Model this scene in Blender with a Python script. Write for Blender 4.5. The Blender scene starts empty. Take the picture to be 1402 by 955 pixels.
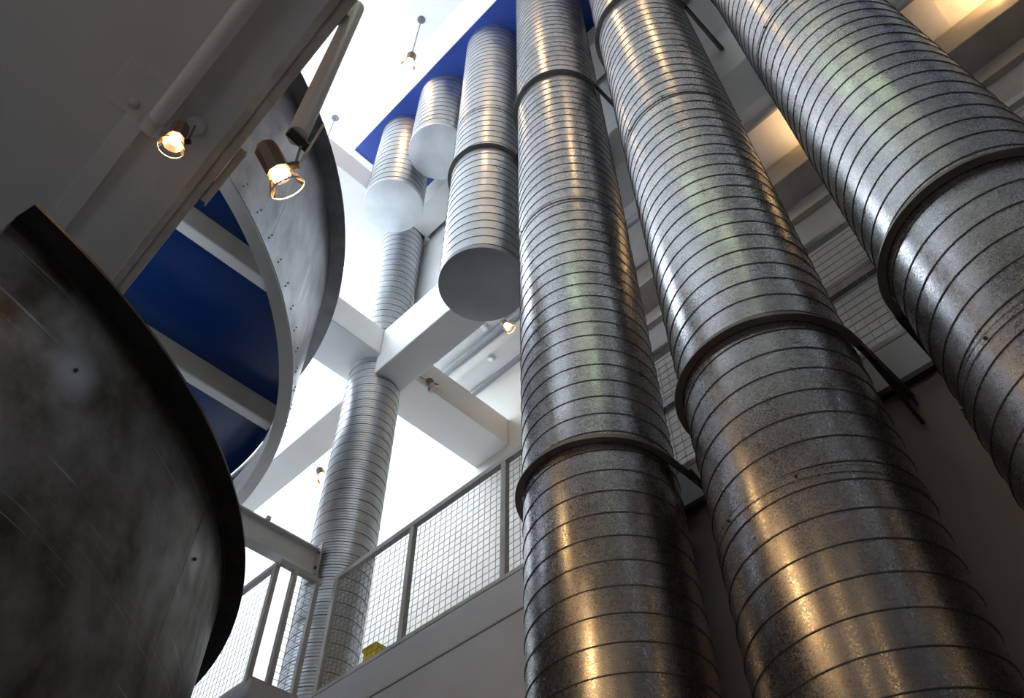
import bpy, math, random
from mathutils import Vector
random.seed(4)
S = bpy.context.scene
C = S.collection
PI = math.pi

# ------------------------------------------------------------------ camera
FPX = 1158.0
cam_d = bpy.data.cameras.new('camera')
cam = bpy.data.objects.new('camera', cam_d)
C.objects.link(cam)
cam_d.sensor_width = 36.0
cam_d.lens = FPX / 1402.0 * 36.0
cam_d.clip_start = 0.02
cam.location = (0, 0, 0)
cam.rotation_euler = (math.radians(90 + 51.3), 0, math.radians(-45))
S.camera = cam

# ------------------------------------------------------------------ world, exposure
w = bpy.data.worlds.new('sky')
S.world = w
w.use_nodes = True
w.node_tree.nodes['Background'].inputs[0].default_value = (0.75, 0.85, 1.0, 1)
w.node_tree.nodes['Background'].inputs[1].default_value = 1.0
S.view_settings.view_transform = 'Standard'
S.view_settings.look = 'None'
S.view_settings.gamma = 1.0
S.view_settings.use_curve_mapping = False
S.view_settings.exposure = 0.32
WIN_N = 5.6      # daylight strength of the north clerestory panes
WIN_W = 1.3      # daylight strength of the west clerestory panes
WIN_S = 20.0     # daylight strength of the skylight panes
FILL_G = 0.85      # glow of the unseen ground floor panes added to fill the soffit
LAMP_W = 10.5    # watts of one incandescent spot


def ray(x, y):
    """world direction through a pixel of the 1402x955 frame (used only to work out real positions)"""
    th, az = math.radians(51.3), math.radians(45)
    h = Vector((math.sin(az), math.cos(az), 0))
    r = Vector((math.cos(az), -math.sin(az), 0))
    u = Vector((0, 0, 1))
    f = math.cos(th) * h + math.sin(th) * u
    up = -math.sin(th) * h + math.cos(th) * u
    return (f + r * ((x - 701) / FPX) - up * ((y - 477.5) / FPX))


# ------------------------------------------------------------------ materials
def mat(name, col, rough=0.6, metal=0.0, emit=None, estr=0.0):
    m = bpy.data.materials.new(name)
    m.use_nodes = True
    b = m.node_tree.nodes['Principled BSDF']
    b.inputs['Base Color'].default_value = (*col, 1)
    b.inputs['Roughness'].default_value = rough
    b.inputs['Metallic'].default_value = metal
    if emit:
        b.inputs['Emission Color'].default_value = (*emit, 1)
        b.inputs['Emission Strength'].default_value = estr
    return m


def noise_mat(name, c1, c2, scale=3.0, detail=6.0, r1=0.3, r2=0.5, metal=0.0, stretch=(1, 1, 1),
              bump=0.0, bscale=40.0, lo=0.35, hi=0.65, spangle=0.0):
    m = mat(name, c1, r1, metal)
    nt = m.node_tree
    N, L = nt.nodes, nt.links
    b = N['Principled BSDF']
    tc = N.new('ShaderNodeTexCoord')
    mp = N.new('ShaderNodeMapping')
    mp.inputs['Scale'].default_value = stretch
    L.new(tc.outputs['Object'], mp.inputs['Vector'])
    nz = N.new('ShaderNodeTexNoise')
    nz.inputs['Scale'].default_value = scale
    nz.inputs['Detail'].default_value = detail
    nz.inputs['Roughness'].default_value = 0.62
    L.new(mp.outputs[0], nz.inputs['Vector'])
    cr = N.new('ShaderNodeValToRGB')
    cr.color_ramp.elements[0].position = lo
    cr.color_ramp.elements[1].position = hi
    cr.color_ramp.elements[0].color = (*c1, 1)
    cr.color_ramp.elements[1].color = (*c2, 1)
    L.new(nz.outputs['Fac'], cr.inputs['Fac'])
    out = cr.outputs['Color']
    if spangle > 0:
        vo = N.new('ShaderNodeTexVoronoi')
        vo.inputs['Scale'].default_value = 55.0
        L.new(tc.outputs['Object'], vo.inputs['Vector'])
        mx = N.new('ShaderNodeMix')
        mx.data_type = 'RGBA'
        mx.blend_type = 'OVERLAY'
        mx.inputs[0].default_value = spangle
        bw = N.new('ShaderNodeRGBToBW')
        L.new(vo.outputs['Color'], bw.inputs[0])
        L.new(out, mx.inputs[6])
        L.new(bw.outputs[0], mx.inputs[7])
        out = mx.outputs[2]
    L.new(out, b.inputs['Base Color'])
    n2 = N.new('ShaderNodeTexNoise')
    n2.inputs['Scale'].default_value = scale * 2.3
    n2.inputs['Detail'].default_value = 2.0
    L.new(mp.outputs[0], n2.inputs['Vector'])
    mr = N.new('ShaderNodeMapRange')
    mr.inputs['From Min'].default_value = 0.3
    mr.inputs['From Max'].default_value = 0.7
    mr.inputs['To Min'].default_value = r1
    mr.inputs['To Max'].default_value = r2
    L.new(n2.outputs['Fac'], mr.inputs['Value'])
    ro = mr.outputs[0]
    if spangle > 0:
        v2 = N.new('ShaderNodeTexVoronoi')
        v2.inputs['Scale'].default_value = 240.0
        L.new(tc.outputs['Object'], v2.inputs['Vector'])
        b2 = N.new('ShaderNodeRGBToBW')
        L.new(v2.outputs['Color'], b2.inputs[0])
        m2 = N.new('ShaderNodeMapRange')
        m2.inputs['From Min'].default_value = 0.25
        m2.inputs['From Max'].default_value = 0.75
        m2.inputs['To Min'].default_value = -0.04
        m2.inputs['To Max'].default_value = 0.085
        L.new(b2.outputs[0], m2.inputs['Value'])
        ad = N.new('ShaderNodeMath')
        ad.operation = 'ADD'
        L.new(ro, ad.inputs[0])
        L.new(m2.outputs[0], ad.inputs[1])
        ro = ad.outputs[0]
    L.new(ro, b.inputs['Roughness'])
    if bump > 0:
        n3 = N.new('ShaderNodeTexNoise')
        n3.inputs['Scale'].default_value = bscale
        n3.inputs['Detail'].default_value = 3.0
        L.new(mp.outputs[0], n3.inputs['Vector'])
        bp = N.new('ShaderNodeBump')
        bp.inputs['Strength'].default_value = bump
        bp.inputs['Distance'].default_value = 0.01
        L.new(n3.outputs['Fac'], bp.inputs['Height'])
        L.new(bp.outputs[0], b.inputs['Normal'])
    return m


def worn_spots(m, spots, col):
    """lighter ground-off patches round a few bolts (object coordinates, radius)"""
    nt = m.node_tree
    N, L = nt.nodes, nt.links
    b = N['Principled BSDF']
    src = b.inputs['Base Color'].links[0].from_socket
    tc = N.new('ShaderNodeTexCoord')
    for (p, rad, amt) in spots:
        vm = N.new('ShaderNodeVectorMath')
        vm.operation = 'DISTANCE'
        vm.inputs[1].default_value = p
        L.new(tc.outputs['Object'], vm.inputs[0])
        mr = N.new('ShaderNodeMapRange')
        mr.interpolation_type = 'SMOOTHSTEP'
        mr.inputs['From Min'].default_value = rad
        mr.inputs['From Max'].default_value = rad * 0.05
        mr.inputs['To Min'].default_value = 0
        mr.inputs['To Max'].default_value = amt
        L.new(vm.outputs['Value'], mr.inputs['Value'])
        mx = N.new('ShaderNodeMix')
        mx.data_type = 'RGBA'
        mx.inputs[7].default_value = (*col, 1)
        L.new(mr.outputs[0], mx.inputs[0])
        L.new(src, mx.inputs[6])
        src = mx.outputs[2]
    L.new(src, b.inputs['Base Color'])


def scratches(m, col, amt, stretch=(0.7, 0.7, 34), rot=(0.25, 0.2, 0)):
    nt = m.node_tree
    N, L = nt.nodes, nt.links
    b = N['Principled BSDF']
    src = b.inputs['Base Color'].links[0].from_socket
    tc = N.new('ShaderNodeTexCoord')
    mp = N.new('ShaderNodeMapping')
    mp.inputs['Scale'].default_value = stretch
    mp.inputs['Rotation'].default_value = rot
    L.new(tc.outputs['Object'], mp.inputs['Vector'])
    nz = N.new('ShaderNodeTexNoise')
    nz.inputs['Scale'].default_value = 1.6
    nz.inputs['Detail'].default_value = 4
    L.new(mp.outputs[0], nz.inputs['Vector'])
    mr = N.new('ShaderNodeMapRange')
    mr.inputs['From Min'].default_value = 0.64
    mr.inputs['From Max'].default_value = 0.72
    mr.inputs['To Max'].default_value = amt
    L.new(nz.outputs['Fac'], mr.inputs['Value'])
    mx = N.new('ShaderNodeMix')
    mx.data_type = 'RGBA'
    mx.inputs[7].default_value = (*col, 1)
    L.new(mr.outputs[0], mx.inputs[0])
    L.new(src, mx.inputs[6])
    L.new(mx.outputs[2], b.inputs['Base Color'])


GALV = noise_mat('galvanised_steel', (0.28, 0.28, 0.29), (0.43, 0.425, 0.43), 3.2, 9, 0.24, 0.31, 0.96,
                 (1, 1, 0.6), 0.0, 25, 0.25, 0.75, 0.045)
GALV_PALE = noise_mat('pale_galvanised_steel', (0.46, 0.48, 0.50), (0.60, 0.62, 0.64), 2.2, 7, 0.30, 0.44, 1.0,
                      (1, 1, 0.6), 0.0, 25, 0.25, 0.75, 0.08)
GALV_COL = noise_mat('galvanised_column_steel', (0.58, 0.60, 0.62), (0.76, 0.78, 0.80), 5, 7, 0.36, 0.46, 1.0,
                     (1, 1, 0.6), 0.0, 25, 0.3, 0.7, 0.1)
RIBM = mat('column_rib_steel', (0.56, 0.57, 0.59), 0.35, 1.0)
SEAM = mat('seam_edge_steel', (0.16, 0.16, 0.17), 0.45, 1.0)
CAP = noise_mat('dull_zinc_sheet', (0.34, 0.35, 0.37), (0.44, 0.45, 0.47), 2, 5, 0.5, 0.6, 0.6)
CAPL = noise_mat('pale_zinc_sheet', (0.60, 0.63, 0.66), (0.72, 0.75, 0.77), 3, 5, 0.4, 0.5, 0.5)
DRUMU = noise_mat('brushed_zinc_sheet', (0.20, 0.20, 0.205), (0.52, 0.52, 0.52), 4.0, 9, 0.28, 0.36, 1.0,
                  (0.8, 0.8, 0.35), 0.0, 30, 0.3, 0.7)
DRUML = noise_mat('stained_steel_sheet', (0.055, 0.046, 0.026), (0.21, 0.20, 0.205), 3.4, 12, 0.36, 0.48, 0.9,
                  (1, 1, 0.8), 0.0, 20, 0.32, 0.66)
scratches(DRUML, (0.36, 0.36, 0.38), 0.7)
scratches(DRUMU, (0.70, 0.70, 0.70), 0.6, (7, 7, 0.5), (0.3, 0, 0))
BLACKST = noise_mat('blackened_steel', (0.018, 0.017, 0.017), (0.04, 0.038, 0.036), 4, 5, 0.5, 0.65, 0.2)
RIMST = noise_mat('dark_grey_steel', (0.13, 0.13, 0.135), (0.2, 0.2, 0.2), 4, 5, 0.4, 0.55, 0.7)
STRAP = noise_mat('brown_grey_strap_steel', (0.17, 0.15, 0.14), (0.25, 0.23, 0.215), 4, 5, 0.4, 0.55, 0.6)
WHITE = noise_mat('white_wall_paint', (0.80, 0.80, 0.78), (0.84, 0.84, 0.82), 1.2, 4, 0.65, 0.75)
CREAM = noise_mat('cream_wall_paint', (0.60, 0.58, 0.53), (0.65, 0.63, 0.58), 1.0, 4, 0.65, 0.75)
SOFF = noise_mat('grey_soffit_paint', (0.70, 0.70, 0.71), (0.75, 0.75, 0.76), 1.0, 4, 0.6, 0.75)
TRIMG = noise_mat('stained_trim_paint', (0.48, 0.44, 0.40), (0.66, 0.63, 0.59), 5, 6, 0.55, 0.7)
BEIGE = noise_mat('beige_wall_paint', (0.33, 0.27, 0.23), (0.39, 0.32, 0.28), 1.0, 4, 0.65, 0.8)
GREYW = noise_mat('grey_wall_paint', (0.52, 0.52, 0.54), (0.57, 0.57, 0.59), 1.3, 5, 0.6, 0.75, bump=0.05, bscale=60)
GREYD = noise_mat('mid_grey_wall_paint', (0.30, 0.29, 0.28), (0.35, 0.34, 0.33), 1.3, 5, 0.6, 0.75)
BLUE = noise_mat('blue_gloss_paint', (0.003, 0.022, 0.115), (0.004, 0.026, 0.13), 1.0, 3, 0.16, 0.24)
BLUEB = noise_mat('blue_matt_paint', (0.02, 0.06, 0.33), (0.03, 0.075, 0.37), 1.0, 3, 0.5, 0.6)
JOIST = noise_mat('joist_paint', (0.33, 0.29, 0.24), (0.41, 0.37, 0.32), 2, 4, 0.55, 0.7)
RAILM = noise_mat('grey_rail_paint', (0.40, 0.39, 0.37), (0.48, 0.47, 0.45), 5, 4, 0.45, 0.6)
WIRE = mat('wire_mesh_paint', (0.22, 0.21, 0.20), 0.5, 0.3)
STEELB = noise_mat('pale_grey_beam_paint', (0.60, 0.60, 0.59), (0.68, 0.68, 0.67), 3, 4, 0.5, 0.6)
FLOOR = noise_mat('grey_floor', (0.42, 0.43, 0.46), (0.48, 0.49, 0.52), 1.0, 5, 0.4, 0.6)
DARKW = noise_mat('dark_wall', (0.20, 0.19, 0.18), (0.24, 0.23, 0.22), 1.0, 5, 0.6, 0.7)
YELLOW = mat('yellow_plastic', (1.0, 0.74, 0.03), 0.5)
BROWNL = mat('brown_lamp_housing', (0.20, 0.13, 0.095), 0.45)
BLACKL = mat('black_lamp_metal', (0.02, 0.018, 0.016), 0.4)
TUBEP = mat('cream_conduit_paint', (0.62, 0.60, 0.57), 0.45)
DISC = mat('grey_canopy', (0.16, 0.16, 0.17), 0.5)
PLASTIC = mat('white_plastic', (0.8, 0.8, 0.78), 0.4)
TILE = noise_mat('ceiling_tile_board', (0.74, 0.75, 0.75), (0.80, 0.80, 0.80), 6, 5, 0.8, 0.9)
GREYP = mat('grey_pipe_paint', (0.33, 0.34, 0.37), 0.5)
WARM = (1.0, 0.60, 0.25)
BULB = mat('glowing_filament_bulb', (1, 0.9, 0.7), 0.5, 0, (1.0, 0.66, 0.30), 26.0)
DEAD = mat('unlit_bulb', (0.55, 0.5, 0.45), 0.2)
PANE_N = mat('daylit_glass_north', (0.8, 0.85, 0.9), 0.3, 0, (0.86, 0.92, 1.0), WIN_N)
PANE_S = mat('daylit_glass_skylight', (0.8, 0.85, 0.9), 0.3, 0, (0.78, 0.88, 1.0), WIN_S)
FILL_PANE = mat('added_fill_glass', (0.8, 0.85, 0.9), 0.3, 0, (0.90, 0.95, 1.0), FILL_G)
PANE_W = mat('daylit_glass_west', (0.8, 0.85, 0.9), 0.3, 0, (0.86, 0.92, 1.0), WIN_W)
FLUO = mat('fluorescent_tube', (0.9, 1, 0.9), 0.3, 0, (0.80, 1.0, 0.60), 11.0)


def glass_mat():
    m = bpy.data.materials.new('clear_shade_glass')
    m.use_nodes = True
    nt = m.node_tree
    N, L = nt.nodes, nt.links
    N.remove(N['Principled BSDF'])
    o = N['Material Output']
    t = N.new('ShaderNodeBsdfTransparent')
    t.inputs[0].default_value = (0.93, 0.9, 0.88, 1)
    g = N.new('ShaderNodeBsdfGlossy')
    g.inputs['Roughness'].default_value = 0.08
    g.inputs['Color'].default_value = (1, 0.9, 0.8, 1)
    lw = N.new('ShaderNodeLayerWeight')
    lw.inputs[0].default_value = 0.25
    mx = N.new('ShaderNodeMixShader')
    L.new(lw.outputs['Fresnel'], mx.inputs[0])
    L.new(t.outputs[0], mx.inputs[1])
    L.new(g.outputs[0], mx.inputs[2])
    L.new(mx.outputs[0], o.inputs[0])
    return m


GLASS = glass_mat()

# ------------------------------------------------------------------ mesh helpers
ORG = {}


class MB:
    def __init__(s):
        s.v, s.f = [], []

    def add(s, vs, fs):
        o = len(s.v)
        s.v += [tuple(p) for p in vs]
        s.f += [tuple(i + o for i in q) for q in fs]
        return s

    def box(s, x0, x1, y0, y1, z0, z1):
        v = [(x, y, z) for z in (z0, z1) for y in (y0, y1) for x in (x0, x1)]
        return s.add(v, [(0, 2, 3, 1), (4, 5, 7, 6), (0, 1, 5, 4), (2, 6, 7, 3), (0, 4, 6, 2), (1, 3, 7, 5)])

    def tube(s, a, b, r0, r1=None, n=12, caps=True):
        a, b = Vector(a), Vector(b)
        r1 = r0 if r1 is None else r1
        d = (b - a).normalized()
        t = Vector((0, 0, 1)) if abs(d.z) < 0.9 else Vector((1, 0, 0))
        u = d.cross(t).normalized()
        q = d.cross(u)
        vs = []
        for p, r in ((a, r0), (b, r1)):
            for k in range(n):
                an = 2 * PI * k / n
                vs.append(p + u * (r * math.cos(an)) + q * (r * math.sin(an)))
        fs = [(k, (k + 1) % n, n + (k + 1) % n, n + k) for k in range(n)]
        if caps:
            fs += [tuple(range(n - 1, -1, -1)), tuple(range(n, 2 * n))]
        return s.add(vs, fs)

    def lathe(s, prof, o, d, n=24, closed=False):
        """profile of (radius, along) turned about axis d at o"""
        o, d = Vector(o), Vector(d).normalized()
        t = Vector((0, 0, 1)) if abs(d.z) < 0.9 else Vector((1, 0, 0))
        u = d.cross(t).normalized()
        q = d.cross(u)
        vs = []
        for (r, h) in prof:
            for k in range(n):
                an = 2 * PI * k / n
                vs.append(o + d * h + u * (r * math.cos(an)) + q * (r * math.sin(an)))
        m = len(prof)
        fs = []
        for i in range(m if closed else m - 1):
            j = (i + 1) % m
            for k in range(n):
                l = (k + 1) % n
                fs.append((i * n + k, i * n + l, j * n + l, j * n + k))
        return s.add(vs, fs)

    def sweep(s, prof, cx, cy, a0, a1, n):
        """closed (radius, z) profile swept about the vertical axis (cx, cy) from a0 to a1 (radians)"""
        m = len(prof)
        vs = []
        for k in range(n + 1):
            an = a0 + (a1 - a0) * k / n
            for (r, z) in prof:
                vs.append((cx + r * math.cos(an), cy + r * math.sin(an), z))
        fs = []
        for k in range(n):
            for i in range(m):
                j = (i + 1) % m
                fs.append((k * m + i, (k + 1) * m + i, (k + 1) * m + j, k * m + j))
        fs += [tuple(range(m)), tuple(range(n * m + m - 1, n * m - 1, -1))]
        return s.add(vs, fs)

    def path(s, pts, hw, z0, z1):
        """flat bar following a horizontal polyline, half width hw"""
        n = len(pts)
        vs = []
        for i, p in enumerate(pts):
            a = Vector(pts[max(i - 1, 0)])
            b = Vector(pts[min(i + 1, n - 1)])
            d = (b - a).normalized()
            nx = Vector((-d.y, d.x))
            p = Vector(p)
            for (sg, z) in ((-1, z0), (1, z0), (1, z1), (-1, z1)):
                q = p + nx * hw * sg
                vs.append((q.x, q.y, z))
        fs = []
        for i in range(n - 1):
            for k in range(4):
                l = (k + 1) % 4
                fs.append((i * 4 + k, i * 4 + l, i * 4 + 4 + l, i * 4 + 4 + k))
        fs += [(3, 2, 1, 0), tuple(range(4 * n - 4, 4 * n))]
        return s.add(vs, fs)

    def build(s, name, m, parent=None, smooth=False, bevel=0.0, kind=None, label=None):
        off = ORG.get(parent.name, Vector()) if parent else Vector()
        me = bpy.data.meshes.new(name)
        me.from_pydata([(p[0] - off.x, p[1] - off.y, p[2] - off.z) for p in s.v], [], s.f)
        me.update()
        if smooth:
            me.polygons.foreach_set('use_smooth', [True] * len(me.polygons))
            me.set_sharp_from_angle(angle=math.radians(38))
        me.materials.append(m)
        o = bpy.data.objects.new(name, me)
        C.objects.link(o)
        if parent:
            o.parent = parent
        ORG[o.name] = off
        if bevel > 0:
            bv = o.modifiers.new('bevel', 'BEVEL')
            bv.width = bevel
            bv.segments = 2
            bv.limit_method = 'ANGLE'
        if kind:
            o['kind'] = kind
        if label:
            o['label'] = label
        return o


def thing(name, label, cat, loc, group=None, kind=None):
    o = bpy.data.objects.new(name, None)
    o.empty_display_size = 0.1
    C.objects.link(o)
    o.location = loc
    ORG[o.name] = Vector(loc)
    tag(o, label, cat, group, kind)
    return o


def tag(o, label, cat=None, group=None, kind=None):
    o['label'] = label
    if cat:
        o['category'] = cat
    if group:
        o['group'] = group
    if kind:
        o['kind'] = kind
    return o


def struct(name, mb, m, label, bevel=0.0):
    o = mb.build(name, m, None, bevel=bevel)
    return tag(o, label, None, None, 'structure')


def B(*a):
    return MB().box(*a)


# ------------------------------------------------------------------ the shell
ZF, ZC_ = -1.4, 13.1
struct('floor', B(-6.2, 8, -6.2, 13.4, ZF - 0.2, ZF), FLOOR, 'grey ground floor far below the ducts')
SX0, SX1, SY0, SY1 = -1.6, 1.7, 6.8, 12.6
ceiling = struct('ceiling', B(-6.2, 8, -6.2, SY0, ZC_, ZC_ + 0.2).box(-6.2, 8, SY1, 13.4, ZC_, ZC_ + 0.2).box(-6.2, SX0, SY0, SY1, ZC_, ZC_ + 0.2).box(SX1, 8, SY0, SY1, ZC_, ZC_ + 0.2), WHITE, 'bright white top ceiling above the atrium')

# clerestory walls: wall with an opening for a window band
def wall_with_band(name, axis, pos, th, a0, a1, z0, z1, b0, b1, h0, h1, m, label):
    mb = MB()
    def bx(p0, p1, q0, q1):
        if axis == 'y':
            mb.box(p0, p1, pos, pos + th, q0, q1)
        else:
            mb.box(pos - th, pos, p0, p1, q0, q1)
    bx(a0, a1, z0, h0)
    bx(a0, a1, h1, z1)
    bx(a0, b0, h0, h1)
    bx(b1, a1, h0, h1)
    return struct(name, mb, m, label)


wall_with_band('wall_north', 'y', 13.0, 0.2, -6.2, 8, ZF, ZC_, -5.6, 4.9, 9.4, 12.7, WHITE,
               'far white end wall behind the round column')
struct('wall_west', B(-6.2, -6, -6.2, 13.2, ZF, -0.7).box(-6.2, -6, -6.2, -5, -0.7, 1.6).box(-6.2, -6, 2.4, 13.2, -0.7, 1.6)
       .box(-6.2, -6, -6.2, 13.2, 1.6, 7.6).box(-6.2, -6, -6.2, 1.0, 7.6, 12.7).box(-6.2, -6, 12.6, 13.2, 7.6, 12.7).box(-6.2, -6, -6.2, 13.2, 12.7, ZC_),
       WHITE, 'white side wall beyond the curved balconies')
struct('wall_south', B(-6.2, 8, -6.2, -6.0, ZF, ZC_), DARKW, 'dark wall behind the viewer')


def window_band(name, axis, pos, b0, b1, h0, h1, n, pane_m, label):
    t = thing(name, label, None, ((b0 + b1) / 2, pos, h0) if axis == 'y' else (pos, (b0 + b1) / 2, h0), None, 'structure')
    def bx(mb, p0, p1, d0, d1, q0, q1):
        if axis == 'y':
            mb.box(p0, p1, pos + d0, pos + d1, q0, q1)
        else:
            mb.box(pos - d1, pos - d0, p0, p1, q0, q1)
        return mb
    fr = MB()
    bx(fr, b0, b1, 0.05, 0.13, h0, h0 + 0.05)
    bx(fr, b0, b1, 0.05, 0.13, h1 - 0.05, h1)
    for k in range(n + 1):
        p = b0 + (b1 - b0) * k / n
        bx(fr, max(b0, p - 0.03), min(b1, p + 0.03), 0.05, 0.13, h0, h1)
    fr.build('window_frame', WHITE, t)
    for k in range(n):
        p, q = b0 + (b1 - b0) * k / n, b0 + (b1 - b0) * (k + 1) / n
        bx(MB(), p + 0.03, q - 0.03, 0.08, 0.10, h0 + 0.05, h1 - 0.05).build('window_pane', pane_m, t)
    return t


window_band('window_1', 'y', 13.0, -5.6, 4.9, 9.4, 12.7, 6, PANE_N, 'band of daylit windows high in the far end wall')
window_band('window_2', 'x', -6.0, 1.0, 12.6, 7.6, 12.7, 7, PANE_W, 'band of daylit windows high in the side wall')

window_band('fill_window', 'x', -6.0, -5.0, 2.4, -0.7, 1.6, 5, FILL_PANE, 'added row of unseen glowing panes low in the side wall, filling the soffit with light')  # invented window row, added out of view as neutral fill for the left soffit
sk = thing('window_3', 'roof skylight over the far end of the atrium', None, ((SX0 + SX1) / 2, (SY0 + SY1) / 2, ZC_ + 0.1), None, 'structure')
fr = MB()
for k in range(4):
    x_ = SX0 + (SX1 - SX0) * k / 3
    fr.box(max(SX0, x_ - 0.04), min(SX1, x_ + 0.04), SY0, SY1, ZC_ + 0.06, ZC_ + 0.18)
for k in range(4):
    y_ = SY0 + (SY1 - SY0) * k / 3
    fr.box(SX0, SX1, max(SY0, y_ - 0.04), min(SY1, y_ + 0.04), ZC_ + 0.07, ZC_ + 0.17)
fr.build('window_frame', WHITE, sk)
for i in range(3):
    for j in range(3):
        B(SX0 + (SX1 - SX0) * i / 3 + 0.04, SX0 + (SX1 - SX0) * (i + 1) / 3 - 0.04, SY0 + (SY1 - SY0) * j / 3 + 0.04,
          SY0 + (SY1 - SY0) * (j + 1) / 3 - 0.04, ZC_ + 0.10, ZC_ + 0.12).build('window_pane', PANE_S, sk)

# right-hand storeys: lower wall, gallery slab, back walls, ceilings
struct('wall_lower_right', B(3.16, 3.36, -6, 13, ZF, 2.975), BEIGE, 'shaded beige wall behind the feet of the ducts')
slab = MB().box(3.13, 8, -6, 5.30, 2.98, 3.26).box(2.66, 8, 5.30, 13, 2.98, 3.26)
struct('floor_gallery', slab, GREYW, 'grey gallery slab edge under the mesh railing', 0.008)
struct('wall_gallery_front', B(2.69, 3.155, 5.33, 13, 1.2, 2.972).box(3.135, 3.155, 1.95, 5.33, -1.38, 2.972), GREYW,
       'plain grey wall face below the gallery slab')
struct('wall_gallery_back', B(5.3, 5.5, 4.2, 6.2, 3.26, 9.0).box(5.3, 5.5, 6.2, 13, 3.26, ZC_), CREAM, 'cream back wall of the gallery beyond the round column')
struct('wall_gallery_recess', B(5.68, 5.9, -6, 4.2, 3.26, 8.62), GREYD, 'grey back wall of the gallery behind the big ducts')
struct('trim_1', B(5.30, 5.9, -6, 4.2, 8.62, 9.0), JOIST, 'boxed bulkhead along the top of the gallery back wall', 0.01)
struct('trim_2', B(5.62, 5.68, -6, 4.2, 6.82, 6.98), RIMST, 'dark rail along the gallery back wall')
struct('trim_3', B(5.60, 5.68, -6, 4.2, 8.28, 8.36), JOIST, 'pale ledge under the bulkhead of the back wall')
gceil = struct('ceiling_gallery', B(3.7, 8, -6, 6.2, 9.04, 9.3), TILE, 'pale tiled ceiling above the gallery')
for i in range(2):
    for j in range(8):
        x0 = 3.70 + i * 0.8
        y0 = -1.2 + j * 0.85
        B(x0 + 0.006, x0 + 0.794, y0 + 0.006, y0 + 0.844, 9.015, 9.045).build('ceiling_tile', TILE, gceil)
struct('wall_upper_right', B(3.70, 3.9, -6, 6.0, 9.3, ZC_).box(3.70, 5.3, 6.0, 6.2, 9.3, ZC_), WHITE, 'white upper wall above the gallery ceiling')
struct('trim_4', B(5.24, 5.30, 4.2, 6.2, 8.955, 9.015), GREYP, 'grey cornice strip where gallery wall meets ceiling')

# beams
struct('beam_gallery_edge', B(3.237, 3.63, -6, 13, 7.2, 7.95), WHITE, 'white beam running over the gallery edge', 0.012)
struct('beam_cross', B(-3.4, 3.237, 5.36, 5.96, 7.5, 7.95).box(3.63, 5.3, 5.36, 5.96, 7.5, 7.95), WHITE,
       'white cross beam meeting the top of the round column', 0.012)
struct('beam_upper_cross', B(-3.4, 3.7, 5.36, 5.96, 10.5, 11.0), WHITE, 'upper white cross beam behind the short ducts', 0.012)
struct('beam_upper_edge', B(3.237, 3.63, -6, 13, 10.5, 11.0), WHITE, 'upper white beam behind the short ducts', 0.012)

# blue soffit box the ducts rise into
bx = thing('duct_soffit_box', 'dropped box with blue underside that the round ducts rise into', None, (2.9, 0, 11.3), None, 'structure')
B(2.2, 3.7, -6, 5.62, 11.34, ZC_).build('box_side', WHITE, bx)
B(2.2, 3.7, -6, 5.40, 11.30, 11.34).build('blue_underside', BLUEB, bx, label='blue painted underside')
B(2.2, 3.7, 5.40, 5.62, 11.28, 11.34).build('end_strip', STEELB, bx)

# left-hand soffit
def skew(d0, d1, y0, y1, z0, z1):
    e = lambda y, d: (0.324 + 0.0303 * y + d) if d > -3 else -6.0
    v = [(e(y, d), y, z) for z in (z0, z1) for y in (y0, y1) for d in (d0, d1)]
    return v, [(0, 2, 3, 1), (4, 5, 7, 6), (0, 1, 5, 4), (2, 6, 7, 3), (0, 4, 6, 2), (1, 3, 7, 5)]


soff = struct('ceiling_left', MB().add(*skew(-9, -0.105, -6, 13, 4.5, 4.9)), SOFF, 'shaded grey soffit at upper left over the stained drum')
struct('trim_5', MB().add(*skew(-0.105, 0, -6, 13, 4.475, 4.92)).add(*skew(-0.105, -0.06, -6, 13, 4.462, 4.475)), TRIMG, 'stained trim board along the soffit edge', 0.004)
struct('trim_6', MB().add(*skew(0.006, 0.05, 2.6, 3.05, 4.49, 4.50)).add(*skew(0.04, 0.05, 2.6, 3.05, 4.46, 4.49)), TRIMG,
       'short steel angle along the soffit edge above the spotlight')
struct('trim_7', B(-0.16, -0.05, 2.86, 9, 4.45, 4.5), SOFF, 'raised soffit strip beyond the end of the conduit', 0.004)
struct('trim_8', B(-0.30, 0.06, 2.56, 2.86, 4.475, 4.5), SOFF, 'square access panel on the shaded soffit', 0.003)

# ------------------------------------------------------------------ curved balconies (two sheet-metal drums)
R_ = math.radians


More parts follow.
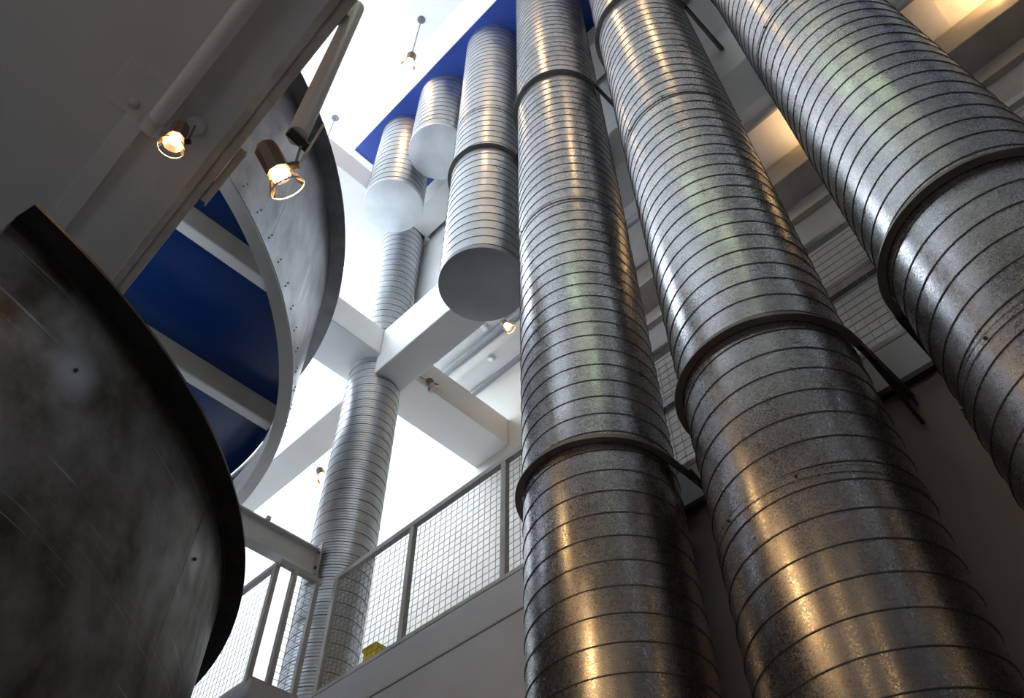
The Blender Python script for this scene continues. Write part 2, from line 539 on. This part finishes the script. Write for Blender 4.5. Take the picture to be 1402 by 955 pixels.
def drum_upper():
    cx, cy = -0.944, 6.41
    t = thing('curved_balcony', 'bright zinc-clad curved balcony with blue underside and pale joists', 'balcony', (cx, cy, 5.25))
    a0, a1, n = R_(-82), R_(82), 6
    for k in range(n):
        p, q = a0 + (a1 - a0) * k / n, a0 + (a1 - a0) * (k + 1) / n
        MB().sweep([(3.43, 5.252), (3.46, 5.252), (3.46, 7.09), (3.43, 7.09)], cx, cy, p + 0.0006, q - 0.0006, 24).build('sheet_panel', DRUMU, t, True)
    MB().sweep([(3.46, 5.255), (3.468, 5.255), (3.468, 5.47), (3.46, 5.475)], cx, cy, a0, a1, 120).build('riveted_strip', DRUMU, t, True)
    MB().sweep([(3.36, 5.235), (3.463, 5.235), (3.463, 5.255), (3.375, 5.255), (3.375, 5.60), (3.36, 5.60)], cx, cy, a0, a1, 120).build('bottom_lip', STEELB, t, True, label='pale grey bottom lip')
    MB().sweep([(3.46, 7.085), (3.607, 7.085), (3.607, 7.10), (3.474, 7.10), (3.474, 7.12), (3.46, 7.12)], cx, cy, a0, a1, 120).build('top_flange', RIMST, t, True, label='dark projecting top flange')
    rv = MB()
    for k in range(46):
        an = a0 + (a1 - a0) * (k + 0.5) / 46
        for (dz, da) in ((5.36, 0), (5.43, 0.006)):
            p = Vector((cx + 3.467 * math.cos(an + da), cy + 3.467 * math.sin(an + da), dz))
            d = Vector((math.cos(an), math.sin(an), 0))
            rv.tube(p, p + d * 0.009, 0.009, 0.006, 8)
    rv.build('rivet', RIMST, t, kind='stuff')
    # floor of the balcony: blue soffit panels between joists
    R = 3.42
    ys = [2.75, 4.10, 5.40, 6.70, 8.00, 9.3]
    for y0, y1 in zip(ys[:-1], ys[1:]):
        pts = []
        m = 14
        y0b, y1b = max(y0 + 0.08, cy - R + 0.01), min(y1 + 0.002, cy + R - 0.01)
        for k in range(m + 1):
            y = y0b + (y1b - y0b) * k / m
            pts.append((cx + math.sqrt(R * R - (y - cy) ** 2), y))
        v = []
        for z in (5.9, 5.94):
            v += [(0.0, y0b, z)] + [(max(x, 0.01), y, z) for x, y in pts] + [(0.0, y1b, z)]
        c = len(v) // 2
        f = [tuple(range(c - 1, -1, -1)), tuple(range(c, 2 * c))] + [(k, (k + 1) % c, c + (k + 1) % c, c + k) for k in range(c)]
        MB().add(v, f).build('soffit_panel', BLUE, t, label='blue painted soffit panel')
    for y in ys[1:-1]:
        x1 = cx + math.sqrt(3.40 ** 2 - (abs(y - cy) + 0.09) ** 2)
        j = B(0.05, x1, y, y + 0.03, 5.66, 5.9).build('joist', JOIST, t)
        B(0.05, x1, y - 0.004, y + 0.085, 5.64, 5.662).build('joist_flange', STEELB, j)
    return t


drum_upper()


def drum_lower():
    cx, cy = -1.10, 6.33
    t = thing('curved_balcony', 'dark stained sheet-metal drum filling the lower left corner', 'balcony', (cx, cy, ZF))
    a0, a1, n = R_(-75.5), R_(80), 5
    # worn patches round two bolts
    spots = []
    bolts = []
    for (px, py, rad, amt) in ((103, 507, 0.20, 0.85), (266, 765, 0.17, 0.8)):
        d = ray(px, py)
        a = d.x ** 2 + d.y ** 2
        b = d.x * cx + d.y * cy
        c = cx * cx + cy * cy - 3.50 ** 2
        p = d * ((b - math.sqrt(b * b - a * c)) / a)
        nrm = Vector((p.x - cx, p.y - cy, 0)).normalized()
        bolts.append(MB().tube(p - nrm * 0.01, p + nrm * 0.012, 0.012, 0.009, 8))
        spots.append(((p.x - cx, p.y - cy, p.z - ZF), rad, amt))
    worn_spots(DRUML, spots, (0.34, 0.35, 0.39))
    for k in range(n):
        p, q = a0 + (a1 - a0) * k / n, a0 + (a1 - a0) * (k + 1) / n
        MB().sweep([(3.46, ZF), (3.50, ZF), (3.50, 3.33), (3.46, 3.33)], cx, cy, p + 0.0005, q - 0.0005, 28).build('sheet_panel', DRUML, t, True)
    MB().sweep([(3.495, 3.30), (3.508, 3.30), (3.508, 3.342), (3.63, 3.342), (3.63, 3.36), (3.495, 3.36)], cx, cy, a0, a1, 140).build('top_flange', BLACKST, t, True, label='black steel top flange')
    for b_ in bolts:
        b_.build('bolt', BLACKST, t)
    return t


drum_lower()

# ------------------------------------------------------------------ spiral ducts
PITCH = 0.127


def helix(cx, cy, r, z0, z1, ph=0.0, w=0.008, h=0.0042, seg=56):
    mb = MB()
    turns = (z1 - z0) / PITCH
    n = int(turns * seg)
    v = []
    for k in range(n + 1):
        an = 2 * PI * k / seg + ph
        z = z0 + (z1 - z0) * k / n
        c, s = math.cos(an), math.sin(an)
        for (dr, dz) in ((-0.001, -w / 2), (h, -w / 5), (h, w / 5), (-0.001, w / 2)):
            v.append((cx + (r + dr) * c, cy + (r + dr) * s, min(max(z + dz, z0), z1)))
    f = []
    for k in range(n):
        o = k * 4
        for i in range(3):
            f.append((o + i, o + i + 1, o + 5 + i, o + 4 + i))
    mb.v, mb.f = v, f
    return mb


def section(t, cx, cy, r, z0, z1, m=GALV, ph=0.0, h=0.0042, ribs=()):
    s = MB().lathe([(r, z0), (r, z1)], (cx, cy, 0), (0, 0, 1), 96)
    o = s.build('duct_section', m, t, True)
    helix(cx, cy, r, z0 + 0.004, z1 - 0.004, ph, h=h).build('spiral_seam', SEAM, o, True)
    for q in ribs:
        helix(cx, cy, r, z0 + 0.004, z1 - 0.004, ph + 2 * PI * q, w=0.014, h=0.006).build('spiral_rib', RIBM, o, True)
    return o


def coupling(t, cx, cy, r, z):
    MB().lathe([(r, z - 0.020), (r + 0.004, z - 0.018), (r + 0.004, z - 0.012), (r + 0.002, z - 0.011), (r + 0.002, z + 0.011),
                (r + 0.004, z + 0.012), (r + 0.004, z + 0.018), (r, z + 0.020)], (cx, cy, 0), (0, 0, 1), 96).build('coupling_band', GALV, t, True)
    rv = MB()
    for k in range(8):
        an = 2 * PI * k / 8 + 0.3
        p = Vector((cx + (r + 0.003) * math.cos(an), cy + (r + 0.003) * math.sin(an), z))
        d = Vector((math.cos(an), math.sin(an), 0))
        rv.tube(p, p + d * 0.008, 0.007, 0.005, 8)
    rv.build('screw', SEAM, t, kind='stuff')


def support(t, cx, cy, r, z, xw):
    """half-round strap with straight arms back to the building, an upstand and bolts"""
    ri = r + 0.004
    pts = [(xw, cy - ri - 0.027)]
    for k in range(41):
        an = -PI / 2 - PI * k / 40
        pts.append((cx + (ri + 0.016) * math.cos(an), cy + (ri + 0.016) * math.sin(an)))
    pts.append((xw, cy + ri + 0.016))
    MB().path(pts, 0.018, z, z + 0.008).build('support_strap', STRAP, t)
    up = [(p[0], p[1]) for p in pts]
    in_ = [(xw, cy - ri - 0.003)] + [(cx + (ri + 0.003) * math.cos(-PI / 2 - PI * k / 40), cy + (ri + 0.003) * math.sin(-PI / 2 - PI * k / 40)) for k in range(41)] + [(xw, cy + ri + 0.003)]
    MB().path(in_, 0.003, z + 0.004, z + 0.055).build('strap_upstand', STRAP, t)
    for sg in (-1, 1):
        y = cy + sg * (ri + 0.016)
        ya = cy + sg * (ri + 0.032)
        B(cx + 0.0, xw, ya - 0.003, ya + 0.003, z - 0.05, z + 0.006).build('strap_arm', BLACKST, t)
        MB().tube((cx + 0.06, y, z - 0.016), (cx + 0.06, y, z + 0.02), 0.011, n=6).build('bolt', BLACKST, t)


def duct(label, cx, cy, r, cuts, ends=(None, None), joints=(), straps=(), cap=None, m=GALV):
    t = thing('spiral_duct', label, 'duct', (cx, cy, cuts[0]))
    for i, (a, b) in enumerate(zip(cuts[:-1], cuts[1:])):
        section(t, cx, cy, r - (0.002 if i % 2 else 0), a, b, m, ph=random.uniform(0, 6))
    for z in joints:
        coupling(t, cx, cy, r, z)
    for z, xw in straps:
        support(t, cx, cy, r, z, xw)
    if cap is not None:
        z = cuts[0]
        MB().lathe([(0.0, z - 0.004), (r * 0.5, z - 0.006), (r - 0.006, z - 0.004), (r + 0.006, z), (r + 0.006, z + 0.05), (r, z + 0.05)],
                   (cx, cy, 0), (0, 0, 1), 96).build('end_cap', cap, t, True, label='flat round end cap')
    return t


duct('large galvanised spiral duct furthest right, running out of frame', 2.62, -0.08, 0.4, [ZF, 2.15, 5.2, 8.2, 11.3],
     joints=(2.15, 5.2, 8.2), straps=((2.88, 3.13), (7.65, 3.232)))
duct('long galvanised spiral duct between the middle one and the furthest right', 2.64, 0.97, 0.4, [ZF, 2.03, 5.41, 8.4, 11.3],
     joints=(2.03, 5.41, 8.4), straps=((2.88, 3.13), (7.65, 3.232)))
duct('long galvanised spiral duct in the middle, just right of the capped duct', 2.64, 2.0, 0.4, [ZF, 1.0, 5.3, 8.6, 11.3],
     joints=(5.3, 8.6), straps=((2.88, 3.13), (7.65, 3.232)))
duct('capped spiral duct with dark grey round end, beside the middle duct', 2.64, 2.98, 0.365, [5.8, 8.6, 11.3],
     joints=(8.6,), straps=((7.65, 3.232),), cap=CAP, m=GALV_PALE)
duct('short pale spiral duct with round end cap, nearest the dark-capped duct', 2.64, 3.92, 0.365, [9.67, 11.3], cap=CAPL, m=GALV_PALE)
duct('short pale spiral duct with round end cap, directly above the round column', 2.64, 4.74, 0.365, [9.36, 11.3], cap=CAPL, m=GALV_PALE)

# round column clad in spiral steel
t = thing('round_column', 'round column clad in ribbed galvanised steel behind the mesh railing', 'column', (3.42, 5.66, 3.26))
section(t, 3.42, 5.66, 0.305, 3.26, 7.5, GALV_COL, h=0.006, ribs=(0.25, 0.5, 0.75))
MB().lathe([(0.305, 3.262), (0.34, 3.262), (0.34, 3.30), (0.305, 3.30)], (3.42, 5.66, 0), (0, 0, 1), 64).build('base_ring', RAILM, t, True)
t = thing('round_column', 'upper length of ribbed round column between the white cross beams', 'column', (3.42, 5.66, 7.95))
section(t, 3.42, 5.66, 0.30, 7.95, 10.5, GALV_COL, h=0.006, ribs=(0.25, 0.5, 0.75))

# pale steel beam bolted to the column
t = thing('steel_beam', 'pale grey steel beam bolted to the ribbed round column', 'beam', (1.8, 5.55, 4.49))
B(0.47, 3.09, 5.50, 5.62, 4.735, 4.75).build('top_flange', STEELB, t)
B(0.47, 3.09, 5.545, 5.56, 4.505, 4.735).build('web', STEELB, t)
B(0.47, 3.09, 5.50, 5.62, 4.49, 4.505).build('bottom_flange', STEELB, t)
B(3.09, 3.105, 5.47, 5.66, 4.44, 4.80).build('end_plate', RAILM, t)
for yy in (5.495, 5.63):
    for zz in (4.54, 4.70):
        MB().tube((3.07, yy, zz), (3.10, yy, zz), 0.014, n=6).build('bolt', RIMST, t)
B(2.52, 2.56, 5.49, 5.53, 4.75, 4.79).build('clip', STEELB, t)

# wall angle the duct straps bear on
tag(B(3.085, 3.125, -3.0, 2.75, 2.945, 2.975).build('support_angle', BLACKST), 'black steel angle on the wall behind the duct straps', 'angle')
for y in (0.61, 1.60):
    lb = 'the right-hand duct gap' if y < 1 else 'the middle duct'
    tag(MB().tube((2.78, y - 0.055, 2.87), (3.12, y - 0.063, 2.71), 0.009, n=8).build('brace_rod', BLACKST), 'thin dark brace rod below the strap beside ' + lb, 'rod')

# ------------------------------------------------------------------ mesh railing
ZB, ZT = 3.285, 4.335


def mesh_panel(t, p, q, z0, z1, pitch=0.058):
    p, q = Vector(p), Vector(q)
    d = (q - p)
    L = d.length
    d.normalize()
    nx = Vector((-d.y, d.x)) * 0.0014
    mb = MB()

    def bar(a, b, za, zb, hw):
        vs = []
        for (pt, z) in ((a, za), (b, zb)):
            if za != zb:
                o = d * hw
                vs += [(pt.x - o.x - nx.x, pt.y - o.y - nx.y, z), (pt.x + o.x - nx.x, pt.y + o.y - nx.y, z), (pt.x + o.x + nx.x, pt.y + o.y + nx.y, z), (pt.x - o.x + nx.x, pt.y - o.y + nx.y, z)]
            else:
                vs += [(pt.x - nx.x, pt.y - nx.y, z - hw), (pt.x + nx.x, pt.y + nx.y, z - hw), (pt.x + nx.x, pt.y + nx.y, z + hw), (pt.x - nx.x, pt.y - nx.y, z + hw)]
        mb.add(vs, [(k, (k + 1) % 4, 4 + (k + 1) % 4, 4 + k) for k in range(4)])
    n = max(1, int(L / pitch))
    for k in range(1, n):
        a = p + d * (L * k / n)
        bar(a, a, z0, z1, 0.0014)
    m = int((z1 - z0) / pitch)
    for k in range(1, m):
        z = z0 + (z1 - z0) * k / m
        bar(p, q, z, z, 0.0014)
    mb.build('wire_mesh', WIRE, t, kind='stuff')


def railing(label, runs, posts, loc):
    t = thing('mesh_railing', label, 'railing', loc)
    for (p, q, has) in runs:
        a, b = Vector(p), Vector(q)
        d = (b - a).normalized()
        e = d * 0.022
        MB().path([a - e, b + e], 0.022, ZT - 0.045, ZT).build('top_rail', RAILM, t)
        MB().path([a - e, b + e], 0.018, ZB - 0.02, ZB + 0.015).build('bottom_rail', RAILM, t)
    for (x, y) in posts:
        B(x - 0.02, x + 0.02, y - 0.024, y + 0.024, ZB - 0.02, ZT - 0.03).build('post', RAILM, t)
    return t


X = 3.15
py = [5.20, 4.235, 3.22, 2.2, 1.19, 0.18, -0.83, -1.84, -2.85]
t = railing('long straight mesh railing passing behind the big ducts', [((X, py[0]), (X, py[-1]), 1)], [(X, y) for y in py], (X, 1.0, 3.26))
for a, b in zip(py[:-1], py[1:]):
    mesh_panel(t, (X, a - 0.024), (X, b + 0.024), ZB + 0.015, ZT - 0.045)
t = railing('short mesh railing jogging round the foot of the ribbed column', [((3.07, 5.36), (2.70, 5.36), 1)],
            [(3.05, 5.36), (2.83, 5.36)], (2.9, 5.36, 3.26))
mesh_panel(t, (2.85, 5.36), (3.03, 5.36), ZB + 0.015, ZT - 0.045)
py2 = [5.42, 7.4, 9.4, 11.4]
t = railing('far mesh railing running back beside the stained drum', [((2.69, py2[0]), (2.69, py2[-1]), 1)], [(2.69, y) for y in py2], (2.69, 7.4, 3.26))
for a, b in zip(py2[:-1], py2[1:]):
    mesh_panel(t, (2.69, a + 0.024), (2.69, b - 0.024), ZB + 0.015, ZT - 0.045)

# yellow crate behind the railing
t = thing('crate', 'small yellow crate on the gallery floor behind the mesh railing', 'crate', (3.55, 5.01, 3.26))
B(3.44, 3.66, 4.95, 5.10, 3.262, 3.72).build('body', YELLOW, t, bevel=0.01)
B(3.43, 3.67, 4.94, 5.11, 3.705, 3.74).build('rim', YELLOW, t, bevel=0.008)

# ------------------------------------------------------------------ gallery ceiling fittings
tag(MB().tube((4.70, -2, 8.95), (4.70, 6.2, 8.95), 0.045, n=14).build('ceiling_pipe', GREYP, smooth=True), 'grey pipe under the tiled gallery ceiling', 'pipe')
t = thing('strip_light', 'white strip light batten under the tiled gallery ceiling', 'light', (4.85, 4.65, 8.95))
B(4.79, 4.93, 3.2, 6.1, 8.955, 9.012).build('batten', PLASTIC, t, bevel=0.01)
B(4.80, 4.92, 3.2, 6.1, 8.945, 8.96).build('cover', PLASTIC, t)
for (px_, py_, lb) in ((664, 447, 'white ceiling dome tucked behind the dark-capped duct'), (673, 489, 'white ceiling dome beside the strip light near the cream wall')):
    d = ray(px_, py_)
    p = d * (9.015 / d.z)
    tag(MB().lathe([(0.055, 0), (0.055, 0.025), (0.04, 0.06), (0.0, 0.07)], p, (0, 0, -1), 20).build('ceiling_dome', PLASTIC, smooth=True), lb, 'detector')

# soffit conduit on the left
t = thing('conduit', 'pale conduit pipe along the shaded soffit, ending near the left spotlight', 'pipe', (-0.02, 0, 4.43))
MB().tube((-0.02, -5, 4.44), (-0.02, 2.80, 4.44), 0.048, n=18).build('pipe', SOFF, t, True)
MB().tube((-0.02, 2.75, 4.44), (-0.02, 2.84, 4.44), 0.055, n=18).build('end_collar', TUBEP, t, True)
tag(MB().lathe([(0.03, 0), (0.03, 0.02), (0.012, 0.03), (0.0, 0.03)], (-0.16, 2.78, 4.485), (0, 0, -1), 16).build('screw_cap', TUBEP, smooth=True), 'small round cap on the soffit access panel', 'cap')

# hanging tube that carries the near spotlight
t = thing('drop_tube', 'thick pale tube hanging from the soffit edge above the near spotlight', 'pipe', (0.425, 1.66, 4.92))
MB().tube((0.425, 1.66, 4.9), (0.425, 1.66, 3.22), 0.043, n=20).build('tube', TUBEP, t, True)
B(0.385, 0.40, 1.62, 1.70, 4.6, 4.88).build('hanger_bracket', TUBEP, t)
MB().tube((0.385, 1.655, 3.20), (0.485, 1.665, 3.205), 0.02, n=12).build('end_clamp', BLACKL, t, True)
MB().tube((0.50, 1.64, 3.42), (0.474, 1.655, 3.0), 0.006, n=8).build('cable_rod', TUBEP, t)


# ------------------------------------------------------------------ lamps
def spot(label, back, front, mount, size=1.0, lit=True, canopy=True, knuckle=None, power=LAMP_W, rod=0.005, group='incandescent spotlights'):
    """housing from back to front (axis), clear glass shade at the front, rod up to the mount"""
    back, front, mount = Vector(back), Vector(front), Vector(mount)
    ax = (front - back).normalized()
    L = (front - back).length
    t = thing('spotlight', label, 'spotlight', back, group)
    MB().lathe([(0, 0), (0.034 * size, 0), (0.041 * size, 0.012 * size), (0.041 * size, L), (0.034 * size, L), (0.034 * size, L * 0.6), (0, L * 0.6)],
               back, ax, 8).build('housing', BROWNL, t)
    MB().lathe([(0, 0.044 * size), (0.02 * size, 0.040 * size), (0.028 * size, 0.026 * size), (0.026 * size, 0.01 * size), (0.014 * size, -0.02 * size)],
               front - ax * 0.01 * size, ax, 16).build('bulb', BULB if lit else DEAD, t, True)
    MB().lathe([(0.034 * size, -0.008 * size), (0.040 * size, 0.015 * size), (0.062 * size, 0.07 * size)], front, ax, 28).build('glass_shade', GLASS, t, True)
    MB().lathe([(0.0605 * size, 0.069 * size), (0.0635 * size, 0.069 * size), (0.0635 * size, 0.073 * size), (0.0605 * size, 0.073 * size)], front, ax, 32, True).build('shade_rim', TUBEP, t, True)
    k = Vector(knuckle) if knuckle else back + ax * L * 0.75
    MB().lathe([(0, -0.014 * size), (0.013 * size, -0.014 * size), (0.013 * size, 0.014 * size), (0, 0.014 * size)], k, (1, -1, 0.2), 12).build('knuckle', BLACKL, t, True)
    MB().tube(k, mount, rod * size, n=8).build('stem', DISC, t)
    if (k - (back + ax * L * 0.5)).length > 0.04 * size:
        MB().tube(back + ax * L * 0.6, k, 0.005 * size, n=6).build('arm', BLACKL, t)
    if canopy:
        MB().lathe([(0, 0.022), (0.05, 0.022), (0.06, 0.012), (0.06, 0)], mount, (0, 0, -1), 24).build('canopy', DISC if canopy is True else canopy, t, True)
    if lit:
        ld = bpy.data.lights.new('bulb_light', 'SPOT')
        ld.energy = power
        ld.color = WARM
        ld.spot_size = math.radians(150)
        ld.spot_blend = 0.5
        ld.shadow_soft_size = 0.03 * size
        lo = bpy.data.objects.new('bulb_light', ld)
        C.objects.link(lo)
        lo.parent = t
        lo.location = front + ax * 0.055 * size - back
        lo.rotation_euler = ax.to_track_quat('-Z', 'Y').to_euler()
    return t


def at(px_, py_, dist):
    return ray(px_, py_).normalized() * dist


spot('lit spotlight under the shaded soffit beside the conduit end', at(249, 172, 5.06), at(240.5, 189, 4.97), (0.148, 2.662, 4.5), 1.15, knuckle=at(257, 194, 5.02), canopy=SOFF)
spot('lit brown spotlight hanging from the drop tube before the zinc balcony', at(362, 199, 3.42), at(381, 234, 3.36), (0.455, 1.66, 3.17), 1.12, canopy=False,
     knuckle=at(404, 226, 3.38))
spot('lit pendant spotlight on a long stem, beside the blue soffit box', (1.94, 3.88, 11.62), (1.955, 3.93, 11.50), (1.94, 3.88, 13.1), 1.6, canopy=True, power=10)
spot('pendant spotlight half hidden by the zinc balcony, its disc on the ceiling', (1.98, 6.05, 11.62), (1.99, 6.09, 11.50), (1.98, 6.05, 13.1), 1.6, canopy=True, power=10)
spot('small lit pendant seen between the two long middle ducts', (3.50, 2.00, 11.0), (3.50, 1.99, 10.90), (3.50, 2.0, 11.3), 1.4, canopy=False, power=25)
spot('small lit spotlight under the tiled ceiling, just below the dark end cap', (4.55, 4.72, 8.74), (4.58, 4.68, 8.66), (4.55, 4.70, 9.015), 1.2, canopy=True, power=8)
spot('small spotlight on the far beam, left of the ribbed column', (3.69, 7.00, 7.10), (3.72, 6.96, 7.00), (3.64, 7.08, 7.25), 1.2, canopy=False, power=8)
spot('unlit clear-shaded spotlight fixed beneath the white beam crossing', (3.87, 5.24, 7.46), (3.89, 5.21, 7.38), (3.64, 5.20, 7.35), 1.1, canopy=False, lit=False)
# spotlights out of frame whose light shows on the ducts
for i, (x, y) in enumerate(((-2.4, 1.9), (-2.4, -0.2), (-2.4, -2.3))):
    lb = ('second', 'third', 'fourth')[i] + ' spotlight along the soffit behind the stained drum, out of view'
    spot(lb, (x, y, 4.30), (x + 0.07, y, 4.22), (x, y, 4.5), 1.15)
for i, (x, y) in enumerate(((0.8, 1.7), (0.8, -0.46))):
    spot(('nearer', 'further')[i] + ' ceiling pendant overhead, out of view above the soffit edge', (x, y, 11.62), (x + 0.04, y, 11.5), (x, y, 13.1), 1.6, power=28)
for i, y in enumerate((0.25, -1.7)):
    spot(('upward wall spotlight on the bulkhead hidden by the right-hand duct', 'upward wall spotlight on the bulkhead past the right edge')[i],
         (5.1, y, 8.50), (5.09, y, 8.58), (5.28, y, 8.7), 1.1, canopy=False, power=20)

# greenish fluorescent battens on the upper storey to the left
for i, y in enumerate((-0.9, 0.5)):
    t = thing('strip_light', ('fluorescent batten high at left, rear one, out of view', 'fluorescent batten high at left, front one, out of view')[i], 'light', (0.1, y, 7.6))
    B(0.0, 0.2, y - 0.55, y + 0.55, 7.62, 7.70).build('batten', PLASTIC, t)
    MB().tube((0.1, y - 0.52, 7.59), (0.1, y + 0.52, 7.59), 0.03, n=12).build('tube', FLUO, t, True)
    MB().tube((0.1, y - 0.4, 7.70), (0.1, y - 0.4, 13.1), 0.006, n=6).build('hanger', DISC, t)
    MB().tube((0.1, y + 0.4, 7.70), (0.1, y + 0.4, 13.1), 0.006, n=6).build('hanger', DISC, t)
